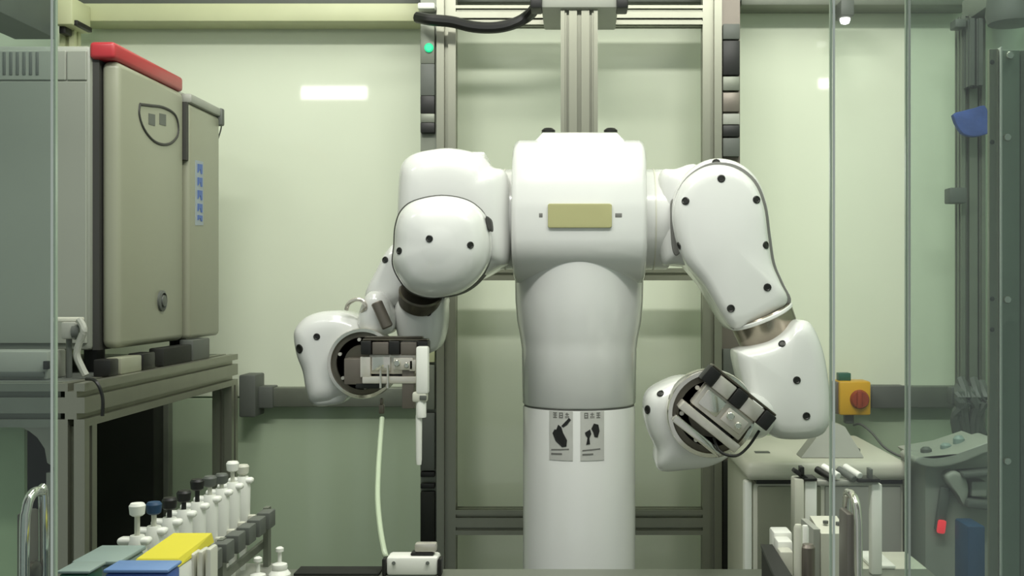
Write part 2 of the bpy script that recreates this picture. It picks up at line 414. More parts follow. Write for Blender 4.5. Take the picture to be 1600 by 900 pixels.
for a, b in ((842, 848), (961, 972)):
    MB().bx(XX(a, yf), XX(b, yf), yf - .001, yf + .01, ZZ(340, yf), ZZ(333, yf), bev=.001).build('mark', M_inkg, torso)
# warning labels bent round the column
RC = .1134
def bent(px0, px1, py0, py1, lift, name, m, parent, label=None):
    d = RY - RC
    xa, xb, z0, z1 = XX(px0, d), XX(px1, d), ZZ(py1, d), ZZ(py0, d)
    return bentpoly([(xa, z0), (xb, z0), (xb, z1), (xa, z1)], lift, name, m, parent, label, 6)
def bentpoly(pts, lift, name, m, parent, label=None, cut=1):
    R = RC + lift
    pp = []
    for i, (x, z) in enumerate(pts):
        x2, z2 = pts[(i + 1) % len(pts)]
        for k in range(cut): pp.append((x + (x2 - x) * k / cut, z + (z2 - z) * k / cut))
    front = [Vector((x, RY - math.sqrt(R * R - x * x), z)) for x, z in pp]
    back = [p + Vector((0, .0012, 0)) for p in front]
    return MB().loft([back, front]).build(name, m, parent, 0, label)
def bentpx(pts, lift, name, m, parent, label=None):
    d = RY - RC
    return bentpoly([(XX(x, d), ZZ(y, d)) for x, y in pts], lift, name, m, parent, label, 2)
def strips(px0, px1, py0, py1, lift, name, m, parent):
    n = 6; mb = MB(); d = RY - RC; R = RC + lift
    xs_ = [XX(px0 + (px1 - px0) * i / n, d) for i in range(n + 1)]
    z0, z1 = ZZ(py1, d), ZZ(py0, d)
    ring = lambda x: [Vector((x, RY - math.sqrt(R * R - x * x), z0)), Vector((x, RY - math.sqrt(R * R - x * x), z1)), Vector((x, RY - math.sqrt(R * R - x * x) + .002, z1)), Vector((x, RY - math.sqrt(R * R - x * x) + .002, z0))]
    return mb.loft([ring(x) for x in xs_]).build(name, m, parent, 30)
lab1 = strips(858, 895, 643, 720, .001, 'warning_label', M_label, rob); lab1['label'] = 'left grey warning label with a black hand pictogram'
lab2 = strips(907, 944, 643, 720, .001, 'warning_label', M_label, rob); lab2['label'] = 'right grey warning label with a black figure pictogram'
for lab, x0 in ((lab1, 858), (lab2, 907)):
    for k in range(3):   # three header characters
        bx_ = x0 + 6 + k * 9.5
        mb_ = MB(); dd = RY - RC; Rr = RC + .0016
        strokes = [[(0, 0, 6, 1.3), (0, 3.4, 6, 4.6), (0, 7, 6, 8.4), (2.4, 0, 3.7, 8.4)], [(0, 0, 6, 1.3), (0, 7, 6, 8.4), (0, 0, 1.2, 8.4), (4.8, 0, 6, 8.4), (1.2, 3.6, 4.8, 4.7)], [(0, 1.6, 6, 2.8), (2.3, 0, 3.6, 8.4), (0, 5, 1.2, 8.4), (4.8, 5, 6, 8.4)]][(k + (x0 > 880)) % 3]
        for u0, v0_, u1, v1_ in strokes:
            q = [(XX(bx_ + u, dd), ZZ(645 + v_, dd)) for u, v_ in ((u0, v1_), (u1, v1_), (u1, v0_), (u0, v0_))]
            fr_ = [Vector((x, RY - math.sqrt(Rr * Rr - x * x), z)) for x, z in q]
            mb_.loft([[p + Vector((0, .001, 0)) for p in fr_], fr_])
        mb_.build('character', M_inkg, lab, 0)
    bentpx([(x0 + 3, 703), (x0 + 31, 701), (x0 + 31, 703), (x0 + 3, 705)], .0016, 'text_line', M_inkg, lab)
    bentpx([(x0 + 3, 709), (x0 + 20, 708.5), (x0 + 20, 711), (x0 + 3, 711.5)], .0016, 'text_line', M_inkg, lab)
bentpx([(889, 653), (892, 656), (886, 664), (880, 668), (877, 666)], .0018, 'pictogram', M_ink, lab1)
bentpx([(872, 664), (877, 668), (880, 677), (886, 688), (885, 698), (878, 699), (868, 690), (863, 678), (866, 672), (869, 672)], .0018, 'pictogram', M_ink, lab1)
bentpx([(928, 662), (935, 664), (937, 674), (934, 684), (929, 683), (927, 676), (924, 670)], .0018, 'pictogram', M_ink, lab2)
bentpx([(914, 676), (922, 671), (924, 678), (921, 685), (922, 694), (916, 695), (918, 684), (915, 680)], .0018, 'pictogram', M_ink, lab2)

def pill(name, pts, d, y0, y1, rfr, rbk, m=M_robot, dome=0.0, rot=None, parent=rob, piv=None, label=None):
    return MB().pillow(outl(pts, d), y0, y1, rfr, rbk, dome, rot, piv).build(name, m, parent, 50, label)
from mathutils.bvhtree import BVHTree
_bvh = {}
def screw(part, px, py, d, nrm=None, r=.0065):
    """countersunk screw seated on the surface of the part"""
    if part.name not in _bvh:
        off = Vector((0, 0, 0)); q = part.parent
        while q is not None: off += q.location; q = q.parent
        _bvh[part.name] = BVHTree.FromPolygons([v.co + off for v in part.data.vertices], [list(p.vertices) for p in part.data.polygons])
    eye = Vector((0, 0, H)); hit = None
    cxp = sum((v.co.x for v in part.data.vertices)) / len(part.data.vertices)
    czp = sum((v.co.z for v in part.data.vertices)) / len(part.data.vertices) + RY * 0
    ctr = (VX + cxp / d * F, VY - (czp - H) / d * F)
    for k in range(14):
        q = k * .02
        dr = (P(px + (ctr[0] - px) * q, py + (ctr[1] - py) * q, d) - eye).normalized()
        loc, n, i, t = _bvh[part.name].ray_cast(eye, dr)
        if loc is not None: hit = (loc, n); break
    if hit is None: print('screw missed', part.name, px, py); return
    loc, n = hit
    if n.dot(dr) > 0: n = -n
    MB().lathe([(r, -.006), (r, .0012), (r * .75, .0018), (r * .6, .0009), (r * .1, .0009)], loc, n, 12).build('screw', M_screw, part)

# --- shoulder stubs
zs_ = ZZ(343, RY)
for sx, e in ((-1, -.180), (1, .180)):
    MB().cyl((sx * .12, RY, zs_), (e, RY, zs_), .101, ch=.004, seg=48).build('shoulder_stub', M_robot, rob, 40)
    MB().cyl((sx * .1475, RY, zs_), (sx * .150, RY, zs_), .1022, seg=48).build('shoulder_seam', M_offw, rob, 40)

# --- left arm (photo left)
d = 2.12
ls = pill('shoulder_housing', [(621, 400), (623, 340), (625, 285), (630, 258), (646, 243), (672, 236), (702, 233), (732, 237), (757, 246), (771, 262), (788, 267), (795, 285), (797, 340), (796, 405), (775, 420), (735, 440), (690, 448), (645, 440)], d, 2.055, 2.31, .05, .05)
MB().bx(XX(716, d), XX(759, d), 2.10, 2.24, ZZ(252, d), ZZ(239, d), bev=.004).build('top_cover', M_robot, rob)
drum_o = [(616, 385), (618, 355), (627, 330), (648, 314), (690, 306), (730, 313), (754, 332), (764, 362), (765, 395), (756, 420), (735, 445), (708, 460), (672, 465), (642, 456), (624, 436), (614, 412)]
cx_, cy_ = 690, 386
pill('drum_seam', [(cx_ + (x - cx_) * 1.018, cy_ + (y - cy_) * 1.018) for x, y in drum_o], 2.03, 2.022, 2.16, .004, .01, M_seam)
dr = pill('upper_arm_drum', drum_o, 1.985, 1.93, 2.035, .055, .004, M_robot, .006)
screw(dr, 671, 373, 1.932); screw(dr, 735, 383, 1.936); screw(dr, 624, 392, 1.99, (-.8, -.6, 0))
pill('drum_edge_clip', [(759, 338), (766, 342), (768, 358), (764, 360), (760, 352)], 1.975, 1.975, 2.02, .002, .002, M_seam)
# folded elbow and forearm behind the drum
MB().cyl(P(658, 455, 2.12), P(655, 474, 2.14), .043, .041, 32, .003).build('elbow_ring', M_dsteel, rob)
fa = pill('forearm', [(625, 462), (690, 462), (697, 480), (694, 520), (680, 548), (640, 552), (622, 520)], 2.16, 2.115, 2.24, .03, .03)
screw(fa, 669, 489, 2.116)
el = pill('upper_arm_back', [(608, 392), (624, 384), (650, 430), (640, 470), (610, 482), (578, 470), (575, 455), (590, 425)], 2.17, 2.12, 2.25, .03, .03)
screw(el, 602, 406, 2.125)
wr = pill('wrist', [(572, 462), (592, 455), (606, 468), (614, 495), (610, 520), (580, 524), (560, 505)], 2.10, 2.07, 2.17, .025, .02)
MB().cyl(P(588, 472, 2.055), P(606, 512, 2.055), .011, seg=16, ch=.002).build('wrist_band', M_bsteel, rob)
MB().tube([P(541, 484, 2.08), P(545, 474, 2.075), P(556, 468, 2.07), P(567, 470, 2.07), P(571, 480, 2.07), P(566, 488, 2.08)], .004, 8).build('cable_loop', M_steel, rob)
lh = pill('hand_housing', [(462, 520), (470, 504), (486, 492), (510, 486), (540, 487), (566, 500), (580, 530), (578, 580), (562, 612), (530, 626), (519, 631), (492, 632), (482, 612), (476, 580), (466, 552)], 2.12, 2.075, 2.215, .035, .04)
screw(lh, 495, 526, 2.085, (-.4, -.9, 0)); screw(lh, 468, 545, 2.13, (-.9, -.4, 0), .009)
pill('hand_foot', [(489, 560), (530, 560), (545, 605), (540, 626), (520, 632), (495, 632), (484, 610)], 2.11, 2.085, 2.18, .012, .02)

def gripper(cpx, cpy, depth, ang, u0, v0, tilt=0.0, held=False, facing=None):
    """gripper seen end-on: u runs along the row of black pads, v across, n towards the viewer"""
    C0 = P(cpx, cpy, depth); k = .00097
    ca, sa = math.cos(ang), math.sin(ang)
    u = Vector((ca, 0, -sa)); v = Vector((-sa, 0, -ca)); n = Vector((0, -1, 0))
    R = Matrix((u, v, n)).transposed()      # columns u,v,n
    if facing is not None: pass
    def at(a, b, c): return C0 + u * a * k + v * b * k + n * c * k
    def blk(name, a0, a1, b0, b1, c0, c1, m, parent=rob, bev=.002):
        return MB().box(at((a0 + a1) / 2, (b0 + b1) / 2, (c0 + c1) / 2), ((a1 - a0) * k, (b1 - b0) * k, (c1 - c0) * k), R, bev).build(name, m, parent)
    MB().lathe([(.062, -.05), (.0665, -.045), (.0675, -.005), (.066, .0), (.060, .001), (.058, -.006)], C0, n, 48).build('wrist_flange', M_chrome, rob)
    MB().lathe([(.0585, -.012), (.0585, -.004), (.050, -.003), (.049, -.006), (.036, -.006), (.035, -.003), (.004, -.003)], C0, n, 48).build('flange_face', M_dsteel, rob)
    for q in range(6):
        a_ = q * math.pi / 3 + .4
        MB().cyl(at(47 * math.cos(a_), 47 * math.sin(a_), -5), at(47 * math.cos(a_), 47 * math.sin(a_), 2), .0035, seg=8).build('flange_bolt', M_steel, rob)
    body = blk('gripper_body', u0 - 50, u0 + 42, v0 + 14, v0 + 52, -4, 34, M_steel)
    blk('bevel_plate', u0 - 44, u0 - 8, v0 + 18, v0 + 46, 34, 40, M_chrome, body)
    blk('cover_plate', u0 - 2, u0 + 36, v0 + 20, v0 + 44, 34, 44, M_steel, body)
    MB().cyl(at(u0 + 6, v0 + 30, 44), at(u0 + 6, v0 + 30, 52), .006, seg=14, ch=.001).build('knob', M_chrome, body)
    MB().cyl(at(u0 + 24, v0 + 34, 44), at(u0 + 24, v0 + 34, 50), .005, seg=14, ch=.001).build('knob', M_chrome, body)
    blk('jaw_rail', u0 - 62, u0 + 62, v0 - 16, v0 - 12, 4, 40, M_dsteel)
    for q in (-54, 0, 54):
        blk('pad', u0 + q - 10, u0 + q + 10, v0 - 12, v0 + 14, 6, 46, M_black)
    for q in (-27, 27):
        blk('jaw', u0 + q - 16, u0 + q + 16, v0 - 10, v0 + 14, 2, 42, M_bsteel if held else M_steel)
    lowb = blk('lower_jaw', u0 - 62, u0 + 48, v0 + 56, v0 + 70, -2, 42, M_steel)
    blk('jaw_slot', u0 - 40, u0 + 30, v0 + 53, v0 + 57, 0, 30, M_black, lowb)
    if not held:
        low2 = blk('lower_jaw', u0 - 56, u0 + 36, v0 + 80, v0 + 92, -2, 30, M_chrome)
        MB().tube([at(u0 + 10, v0 + 72, 30), at(u0 + 30, v0 + 82, 40), at(u0 + 52, v0 + 72, 40), at(u0 + 60, v0 + 50, 30), at(u0 + 60, v0 + 20, 20)], .0022, 8).build('cable', M_black, rob)
    return at, blk
# left gripper
at, blk = gripper(566, 568, 2.06, 0.0, 70, -34, held=True)

# --- right arm (photo right)
ro = [(1050, 345), (1053, 305), (1072, 270), (1108, 249), (1148, 252), (1180, 276), (1197, 316), (1204, 365), (1211, 410), (1224, 442), (1236, 473), (1208, 497), (1174, 513), (1147, 517), (1128, 494), (1100, 446), (1066, 402)]
ru = pill('upper_arm', ro, 2.09, 2.06, 2.26, .03, .05)
pill('shoulder_housing', [(1028, 275), (1052, 268), (1085, 262), (1110, 300), (1110, 380), (1088, 412), (1050, 414), (1030, 408), (1026, 340)], 2.18, 2.10, 2.29, .03, .03)
pill('arm_seam', [(1046, 320), (1054, 316), (1066, 340), (1066, 380), (1056, 400), (1048, 384)], 2.12, 2.088, 2.2, .003, .003, M_inkg)
cc = (1131, 370)
ri = [(cc[0] + (x - cc[0]) * .965, cc[1] + 3 + (y - cc[1]) * .955) for x, y in ro]
pill('cover_seam', [(cc[0] + (x - cc[0]) * .978, cc[1] + 3 + (y - cc[1]) * .968) for x, y in ro], 2.065, 2.05, 2.075, .002, .002, M_inkg)
rcv = pill('upper_arm_cover', ri, 2.03, 2.015, 2.062, .028, .002, M_robot, .008)
for px, py, dd in ((1127, 279, 2.022), (1071, 314, 2.025), (1182, 312, 2.03), (1061, 384, 2.035), (1197, 383, 2.035), (1199, 449, 2.03), (1142, 482, 2.03)):
    screw(rcv, px, py, dd, ((px - 1130) / 400, -1, -(py - 370) / 400), .0075)
screw(ru, 1119, 254, 2.09, (0, -.6, .8), .008); screw(ru, 1098, 440, 2.075, (-.7, -.7, -.3), .007)
ax0, ax1 = P(1186, 486, 2.07), P(1204, 530, 2.075)
axd = (ax1 - ax0).normalized()
MB().cyl(ax0 + axd * .004, ax1, .0615, .0585, 40, .003).build('elbow_ring', mat('elbow steel', srgb(150, 142, 128), .22, metal=.85, var=.25, scale=14), rob, label='brushed metal elbow ring')
MB().cyl(ax0 + axd * .006, ax0 + axd * .014, .0630, seg=40, ch=.002).build('elbow_rim', M_robot, rob)
rfa = pill('forearm', [(1150, 556), (1158, 546), (1180, 541), (1205, 533), (1226, 519), (1241, 503), (1254, 500), (1266, 508), (1279, 535), (1288, 572), (1294, 625), (1292, 662), (1276, 680), (1240, 685), (1205, 680), (1180, 655), (1162, 610)], 2.0, 1.955, 2.12, .03, .045, dome=.004)
for px, py in ((1222, 537), (1245, 594), (1260, 650)): screw(rfa, px, py, 1.955, None, .007)
MB().cyl(P(1110, 652, 1.80), P(1180, 650, 1.985), .045, .042, 40, .01).build('wrist', M_robot, rob)
rh = pill('hand_housing', [(1007, 640), (1013, 616), (1036, 600), (1068, 590), (1110, 596), (1150, 620), (1160, 660), (1140, 705), (1110, 724), (1070, 731), (1028, 731), (1024, 700), (1012, 672)], 1.75, 1.70, 1.86, .03, .05)
screw(rh, 1032, 615, 1.715, (-.4, -.9, .2), .006); screw(rh, 1012, 640, 1.745, (-.9, -.5, 0), .007)
gripper(1112, 647, 1.65, math.atan2(68, 85), 10, -46)
# finger and pins of the left gripper
blk('finger', 84, 108, 4, 84, 0, 40, M_bsteel)
blk('finger', 98, 112, -10, 12, 6, 44, M_steel)
MB().cyl(at(44, 10, 44), at(44, 44, 44), .0025, seg=8).build('pin', M_chrome, rob)
MB().cyl(at(58, 0, 44), at(58, 44, 44), .0025, seg=8).build('pin', M_chrome, rob)
blk('side_block', -28, 8, -12, 38, -2, 36, M_bsteel)
blk('front_plate', 4, 24, -16, 24, 30, 42, M_steel)
blk('under_slot', -6, 46, 34, 46, -2, 36, M_black)
blk('tool_bracket', 10, 122, -54, -50, 6, 30, M_dsteel)
blk('hose_fitting', 36, 46, 78, 96, 10, 22, M_dsteel)
blk('fitting_arm', 38, 44, 66, 78, 10, 22, M_dsteel)

# ------------------------------------------------------------------ white pipette held by the left gripper
dp = 1.985
xp = XX(660, dp)
hp = thing('handheld_pipette', (xp, dp, ZZ(725, dp)), 'slim white upright pipette held in the left robot gripper', 'pipette')
MB().bx(XX(651, dp), XX(670, dp), dp - .011, dp + .011, ZZ(615, dp), ZZ(541, dp), bev=.004).build('handle', M_white, hp)
MB().lathe([(.009, 0), (.0095, .004), (.0095, .04), (.007, .045)], (XX(658, dp), dp, ZZ(652, dp)), (0, 0, 1), 16).build('collar', M_white, hp)
MB().lathe([(.0045, 0), (.0055, .01), (.006, .09)], (XX(654.5, dp), dp, ZZ(726, dp)), (0, 0, 1), 14).build('shaft', M_white, hp)
MB().bx(XX(657, dp), XX(668, dp), dp - .0125, dp - .010, ZZ(624, dp), ZZ(617, dp), bev=.001).build('window', M_dgrey, hp)
MB().bx(XX(645, dp), XX(668, dp), dp - .010, dp + .010, ZZ(628, dp), ZZ(612, dp), bev=.004).build('ejector', M_offw, hp)

# ------------------------------------------------------------------ left bench
zb1, zb0 = H - .1545, H - .2255
xb = -.80
bench = thing('equipment_bench', (-1.1, 2.15, 0), 'tall aluminium equipment bench under the incubator on the left', 'bench')
cl = dict(m=M_alud, parent=bench)
for x, y in ((xb - .0225, 1.7825), (xb - .0225, 2.5275), (-1.50, 1.7825), (-1.50, 2.5275)):
    extr('leg', (x, y, 0), (x, y, zb0), .045, .045, M_alu, bench)
for y in (1.7825, 2.5275):
    extr('rail', (-1.5225, y, (zb0 + zb1) / 2), (xb - .045, y, (zb0 + zb1) / 2), .045, zb1 - zb0, M_alud, bench, .036)
extr('rail', (xb - .0225, 1.76, (zb0 + zb1) / 2), (xb - .0225, 2.55, (zb0 + zb1) / 2), .045, zb1 - zb0, M_alu, bench, .036)
extr('rail', (-1.50, 1.805, (zb0 + zb1) / 2), (-1.50, 2.505, (zb0 + zb1) / 2), .045, zb1 - zb0, M_alud, bench, .036)
MB().bx(-1.478, xb - .045, 1.805, 2.505, zb1 - .012, zb1).build('shelf', M_dgrey, bench)
# curved gusset at the near left corner
g = [(-.914, zb0), (-.846, zb0), (-.846, H - .30), (-.868, H - .285), (-.872, H - .262), (-.884, H - .244), (-.898, H - .233)]
MB().prism([(x, 1.775, z) for x, z in g], (0, .012, 0)).build('gusset', M_alu, bench)
MB().bx(-.868, -.846, 1.772, 1.80, .02, H - .301).build('frame_strip', M_alu, bench)
# panel seen below, through the left glass
MB().bx(-1.46, XX(38, 1.84), 1.84, 1.85, .02, zb0 - .002).build('apron_panel', mat('green grey board', srgb(178, 198, 158), .6), bench)
# black cabinet against the rear wall
cab = thing('black_cabinet', (-1.30, 2.75, 0), 'black cabinet in the dark below the incubator bench', 'cabinet')
MB().bx(-1.55, XX(240, 2.70), 2.70, 2.765, 0, H - .26, bev=.002).build('front', M_blackm, cab)
MB().bx(-1.55, XX(240, 2.70) + .012, 2.766, 2.795, 0, H - .26, bev=.002).build('back_frame', M_alud, cab)

# ------------------------------------------------------------------ incubator
inc = thing('incubator', (-1.10, 2.22, zb1), 'beige laboratory incubator with a red door cap on the left bench', 'incubator')
Zt, Zb = H + .436, H - .112
yA, yB = 1.955, 2.50
ib = MB().bx(-1.42, -.878, yA, yB, Zb, Zt, bev=.008).build('body', M_gbody, inc)
# side cladding sheets (the side that faces the viewer)
xq = XX(105, yA)
for x0, x1, z0, z1 in ((-1.41, xq - .001, ZZ(126, yA), Zt - .01), (xq + .001, -.884, ZZ(126, yA), Zt - .01), (-1.41, -.884, Zb + .012, ZZ(127.5, yA))):
    MB().bx(x0, x1, yA - .004, yA + .002, z0, z1, bev=.0015, seg=1).build('side_panel', M_gbody, inc)
for k in range(8):
    px = 60 - k * 10.3
    MB().bx(XX(px - 2.4, yA), XX(px + 2.4, yA), yA - .0055, yA + .001, ZZ(118, yA), ZZ(82, yA), bev=.001).build('vent_slot', M_dgrey, inc)
MB().bx(-.878, -.866, yA + .008, 2.29, Zb, Zt - .02).build('door_seal', M_seam, inc)
yd0, yd1 = 1.968, 2.292
def sideplate(mb, xa, xb_, y0, y1, z0, z1, r):
    pts = []
    for cy, cz, a0 in ((y1 - r, z1 - .004, 0), (y0 + r, z1 - .004, 90), (y0 + r, z0 + r, 180), (y1 - r, z0 + r, 270)):
        pass
    return mb.bx(xa, xb_, y0, y1, z0, z1, bev=r, seg=4)
door = sideplate(MB(), -.866, -.832, yd0, yd1, Zb + .002, H + .412, .014).build('door', M_gdoor, inc, 60)
# red cap running along the top of the door
MB().bx(-.880, -.834, yA - .002, yd1, H + .412, H + .443, bev=.007, seg=3).build('red_cap', M_red, inc, 60, 'glossy red cap strip')
# emblem on the door: shield-shaped ring with two dark letters
def onDoor(px, py, x=-.832):
    dpt = x * F / (px - VX); return Vector((x, dpt, ZZ(py, dpt)))
pts = [onDoor(*q) for q in ((218, 163), (235, 165), (255, 168), (272, 178), (278, 195), (277, 212), (268, 223), (256, 226), (243, 222), (231, 211), (222, 196), (217, 178), (218, 163))]
MB().tube([p + Vector((-.0005, 0, 0)) for p in pts], .0032, 8).build('emblem_ring', M_seam, door)
for a, b in ((232, 242), (249, 259)):
    q = [onDoor(a, 177), onDoor(b, 179), onDoor(b, 197), onDoor(a, 194)]
    MB().prism([p + Vector((-.001, 0, 0)) for p in q], (.0018, 0, 0)).build('emblem_letter', M_dgrey, door)
c = onDoor(252, 470)
MB().lathe([(.021, -.002), (.021, .004), (.016, .006), (.015, .002), (.012, .002), (.011, .007), (.002, .008)], c, (1, 0, 0), 24).build('door_knob', M_dgrey, door)
# control column beyond the door
pc = sideplate(MB(), -.876, -.824, 2.302, 2.495, Zb + .004, H + .392, .010).build('control_column', M_gdoor, inc, 60)
MB().bx(-.88, -.82, 2.302, 2.500, H + .392, H + .412, bev=.005).build('column_cap', M_grey, inc)
MB().bx(-.86, -.816, 2.488, 2.506, H + .372, H + .412, bev=.004).build('cap_end', M_dgrey, inc)
MB().bx(-.866, -.827, 2.290, 2.303, ZZ(250, 2.295), H + .392).build('handle_recess', M_seam, inc)
def colface(px, py): return onDoor(px, py, -.824)
q = [colface(305, 250), colface(317, 253), colface(317, 352), colface(305, 352)]
lb_ = MB().prism([p + Vector((-.001, 0, 0)) for p in q], (.002, 0, 0)).build('column_label', mat('label blue grey', srgb(150, 160, 168), .4), pc, 0, 'pale label with blue upright marks')
# blue upright characters are sub-parts of the column beside the label
for k, (ya, yb_) in enumerate(((256, 272), (277, 292), (297, 313), (318, 332), (336, 346))):
    q = [colface(308, ya), colface(315, ya + 1), colface(315, yb_), colface(313, yb_), colface(312, (ya + yb_) / 2), colface(308, yb_ - 2)]
    MB().prism([p + Vector((.001, 0, 0)) for p in q], (.0012, 0, 0)).build('label_character', M_blue, pc, 0)
for x in (-.90, -1.38):
    for y in (2.02, 2.44):
        MB().cyl((x, y, zb1), (x, y, Zb + .002), .018, seg=16).build('foot', M_black, inc)
tag(MB().tube([P(341, 182, 2.505), P(346, 196, 2.51), P(341, 216, 2.515), P(337, 226, 2.51), P(336, 300, 2.51)], .0016, 6).build('cable', M_dgrey), 'thin dark cable hanging from the rear end of the incubator cap', 'cable')
# dark devices on the bench below the door
def under(px0, px1, h, m, name, label, cat, dx=.03):
    y0 = .815 * F / (VX - px0); y1 = .815 * F / (VX - px1)
    return tag(MB().bx(-.815 - dx, -.815, y0, y1, zb1, zb1 + h, bev=.003).build(name, m), label, cat)
under(172, 186, .030, M_black, 'cable_clip', 'black cable clip under the near end of the incubator door', 'clip')
under(190, 222, .030, M_gdoor, 'spacer_block', 'beige spacer block under the incubator door', 'block')
under(224, 243, .032, M_black, 'cable_clip', 'black clip just beyond the beige spacer block', 'clip')
under(256, 300, .036, M_blackm, 'valve_block', 'black valve block under the middle of the incubator', 'block')
under(302, 328, .045, M_dgrey, 'valve_block', 'dark grey valve block under the far end of the incubator', 'block')
# hose fitting in front of the incubator side
hf = thing('hose_fitting', P(112, 580, 1.86), 'grey elbow hose fitting on the bench in front of the incubator side', 'fitting')
hf.location.z = zb1
MB().bx(XX(94, 1.86), XX(118, 1.86), 1.86, 1.89, ZZ(530, 1.86), ZZ(503, 1.86), bev=.004).build('fitting_body', M_grey, hf)
MB().bx(XX(80, 1.86), XX(122, 1.86), 1.865, 1.885, ZZ(503, 1.86), ZZ(496, 1.86), bev=.002).build('fitting_cap', M_offw, hf)
MB().cyl(P(116, 518, 1.87), P(128, 518, 1.87), .014, seg=16).build('valve_wheel', M_dgrey, hf)
MB().tube([P(124, 500, 1.86), P(131, 515, 1.85), P(124, 535, 1.85), P(120, 555, 1.85), P(128, 575, 1.85), (P(134, 596, 1.85).x, 1.85, zb1 + .006)], .006, 8).build('hose', M_grey, hf)
MB().cyl((P(108, 0, 1.875).x, 1.875, zb1), P(108, 526, 1.875), .005, seg=10).build('stem', M_dgrey, hf)
tag(MB().tube([P(135, 592, 1.78), P(150, 596, 1.752), P(160, 620, 1.752), P(160, 650, 1.752)], .003, 6).build('cable', M_black), 'black cable looping over the near corner of the left bench', 'cable')
pw = thing('power_unit', (-1.05, 1.84, zb1), 'flat grey unit with a dark slot at the left end of the bench', 'unit')
MB().bx(-1.3, XX(73, 1.83), 1.83, 1.90, zb1, zb1 + .048, bev=.003).build('casing', M_grey, pw)
MB().bx(-1.3, XX(70, 1.83), 1.826, 1.832, zb1 + .004, zb1 + .014, bev=.001).build('slot', M_dgrey, pw)
MB().bx(XX(66, 1.82), XX(73, 1.82), 1.822, 1.832, zb1 + .018, zb1 + .032, bev=.001).build('switch', M_black, pw)

# ------------------------------------------------------------------ front work table
ZT = H - .45
tab = thing('work_table', (0, 1.4, 0), 'grey steel work table in front of the robot at the bottom edge', 'table')
MB().bx(-.76, .56, 1.08, 1.745, ZT - .04, ZT, bev=.004).build('table_top', M_table, tab)
MB().bx(.345, .56, 1.747, 1.86, ZT - .04, ZT, bev=.004).build('table_extension', M_offw, tab)
for x in (-.73, .53):
    for y in (1.11, 1.71): MB().bx(x - .02, x + .02, y - .02, y + .02, 0, ZT - .04).build('leg', M_alu, tab)
MB().bx(XX(470, 1.745), XX(600, 1.745), 1.70, 1.745, ZT, ZT + .004, bev=.001).build('edge_strip', M_blackm, tab)

# ------------------------------------------------------------------ pipettes on their rack
xr_ = -.522
rack = thing('pipette_rack', (xr_, 1.5, ZT), 'grey pipette rack receding along the left of the table', 'rack')
y0r, y1r = 1.26, 1.735
MB().bx(xr_ - .04, xr_ + .055, y0r, y1r, ZT, ZT + .012, bev=.003).build('base', M_grey, rack)
for y in (y0r + .02, (y0r + y1r) / 2, y1r - .02):
    MB().bx(xr_ + .026, xr_ + .034, y - .008, y + .008, ZT + .012, ZT + .105).build('upright', M_alud, rack)
MB().bx(xr_ + .020, xr_ + .026, y0r, y1r, ZT + .084, ZT + .098, bev=.001).build('upper_rail', M_alud, rack)
MB().bx(xr_ + .020, xr_ + .026, y0r, y1r, ZT + .040, ZT + .052, bev=.001).build('lower_rail', M_alud, rack)
ys = [1.285 + .0505 * i for i in range(9)]
for y in ys:
    MB().bx(xr_ + .0262, xr_ + .046, y - .017, y + .017, ZT + .078, ZT + .104, bev=.002).build('clip', M_dgrey, rack)
buttons = [(M_white, 'white'), (M_dblue, 'dark blue'), (M_black, 'black'), (M_black, 'black'), (M_black, 'black'), (M_dgrey, 'dark grey'), (M_dgrey, 'dark grey'), (M_white, 'white'), (M_offw, 'cream')]
order = ['nearest', 'second from the near end', 'third from the near end', 'fourth from the near end', 'fifth, at the middle', 'sixth from the near end', 'seventh from the near end', 'last but one at the far end', 'farthest']
btop = [ZZ(p, q) - ZT for p, q in zip((790, 788, 781, 770, 752, 747, 743, 724, 729), ys)]
def make_pipette(m, hbtn, label, y):
    t = thing('pipette', (xr_, y, ZT + .012), label, 'pipette', None)
    o = Vector((xr_, y, ZT))
    MB().lathe([(.004, .012), (.005, .03), (.0085, .07), (.0105, .085), (.0115, .14), (.0105, .152), (.008, .158)], o, (0, 0, 1), 18).build('body', M_white, t)
    MB().bx(xr_ - .022, xr_ + .016, y - .008, y + .008, ZT + .147, ZT + .156, bev=.004, seg=3).build('finger_hook', M_white, t)
    MB().cyl((xr_, y, ZT + .156), (xr_, y, ZT + hbtn - .006), .0032, seg=10).build('plunger', M_offw if m is not M_black else M_black, t)
    MB().lathe([(.006, 0), (.0085, .002), (.0095, .012), (.0075, .015)], (xr_, y, ZT + hbtn - .012), (0, 0, 1), 14).build('button', m, t)
    MB().bx(xr_ + .009, xr_ + .0196, y - .006, y + .006, ZT + .085, ZT + .098, bev=.002).build('hanger', M_offw, t)
    return t
for i, y in enumerate(ys):
    t = make_pipette(buttons[i][0], btop[i], 'white pipette with a %s button, %s of the row' % (buttons[i][1], order[i]), y)
    t['group'] = 'pipettes hanging in the rack'

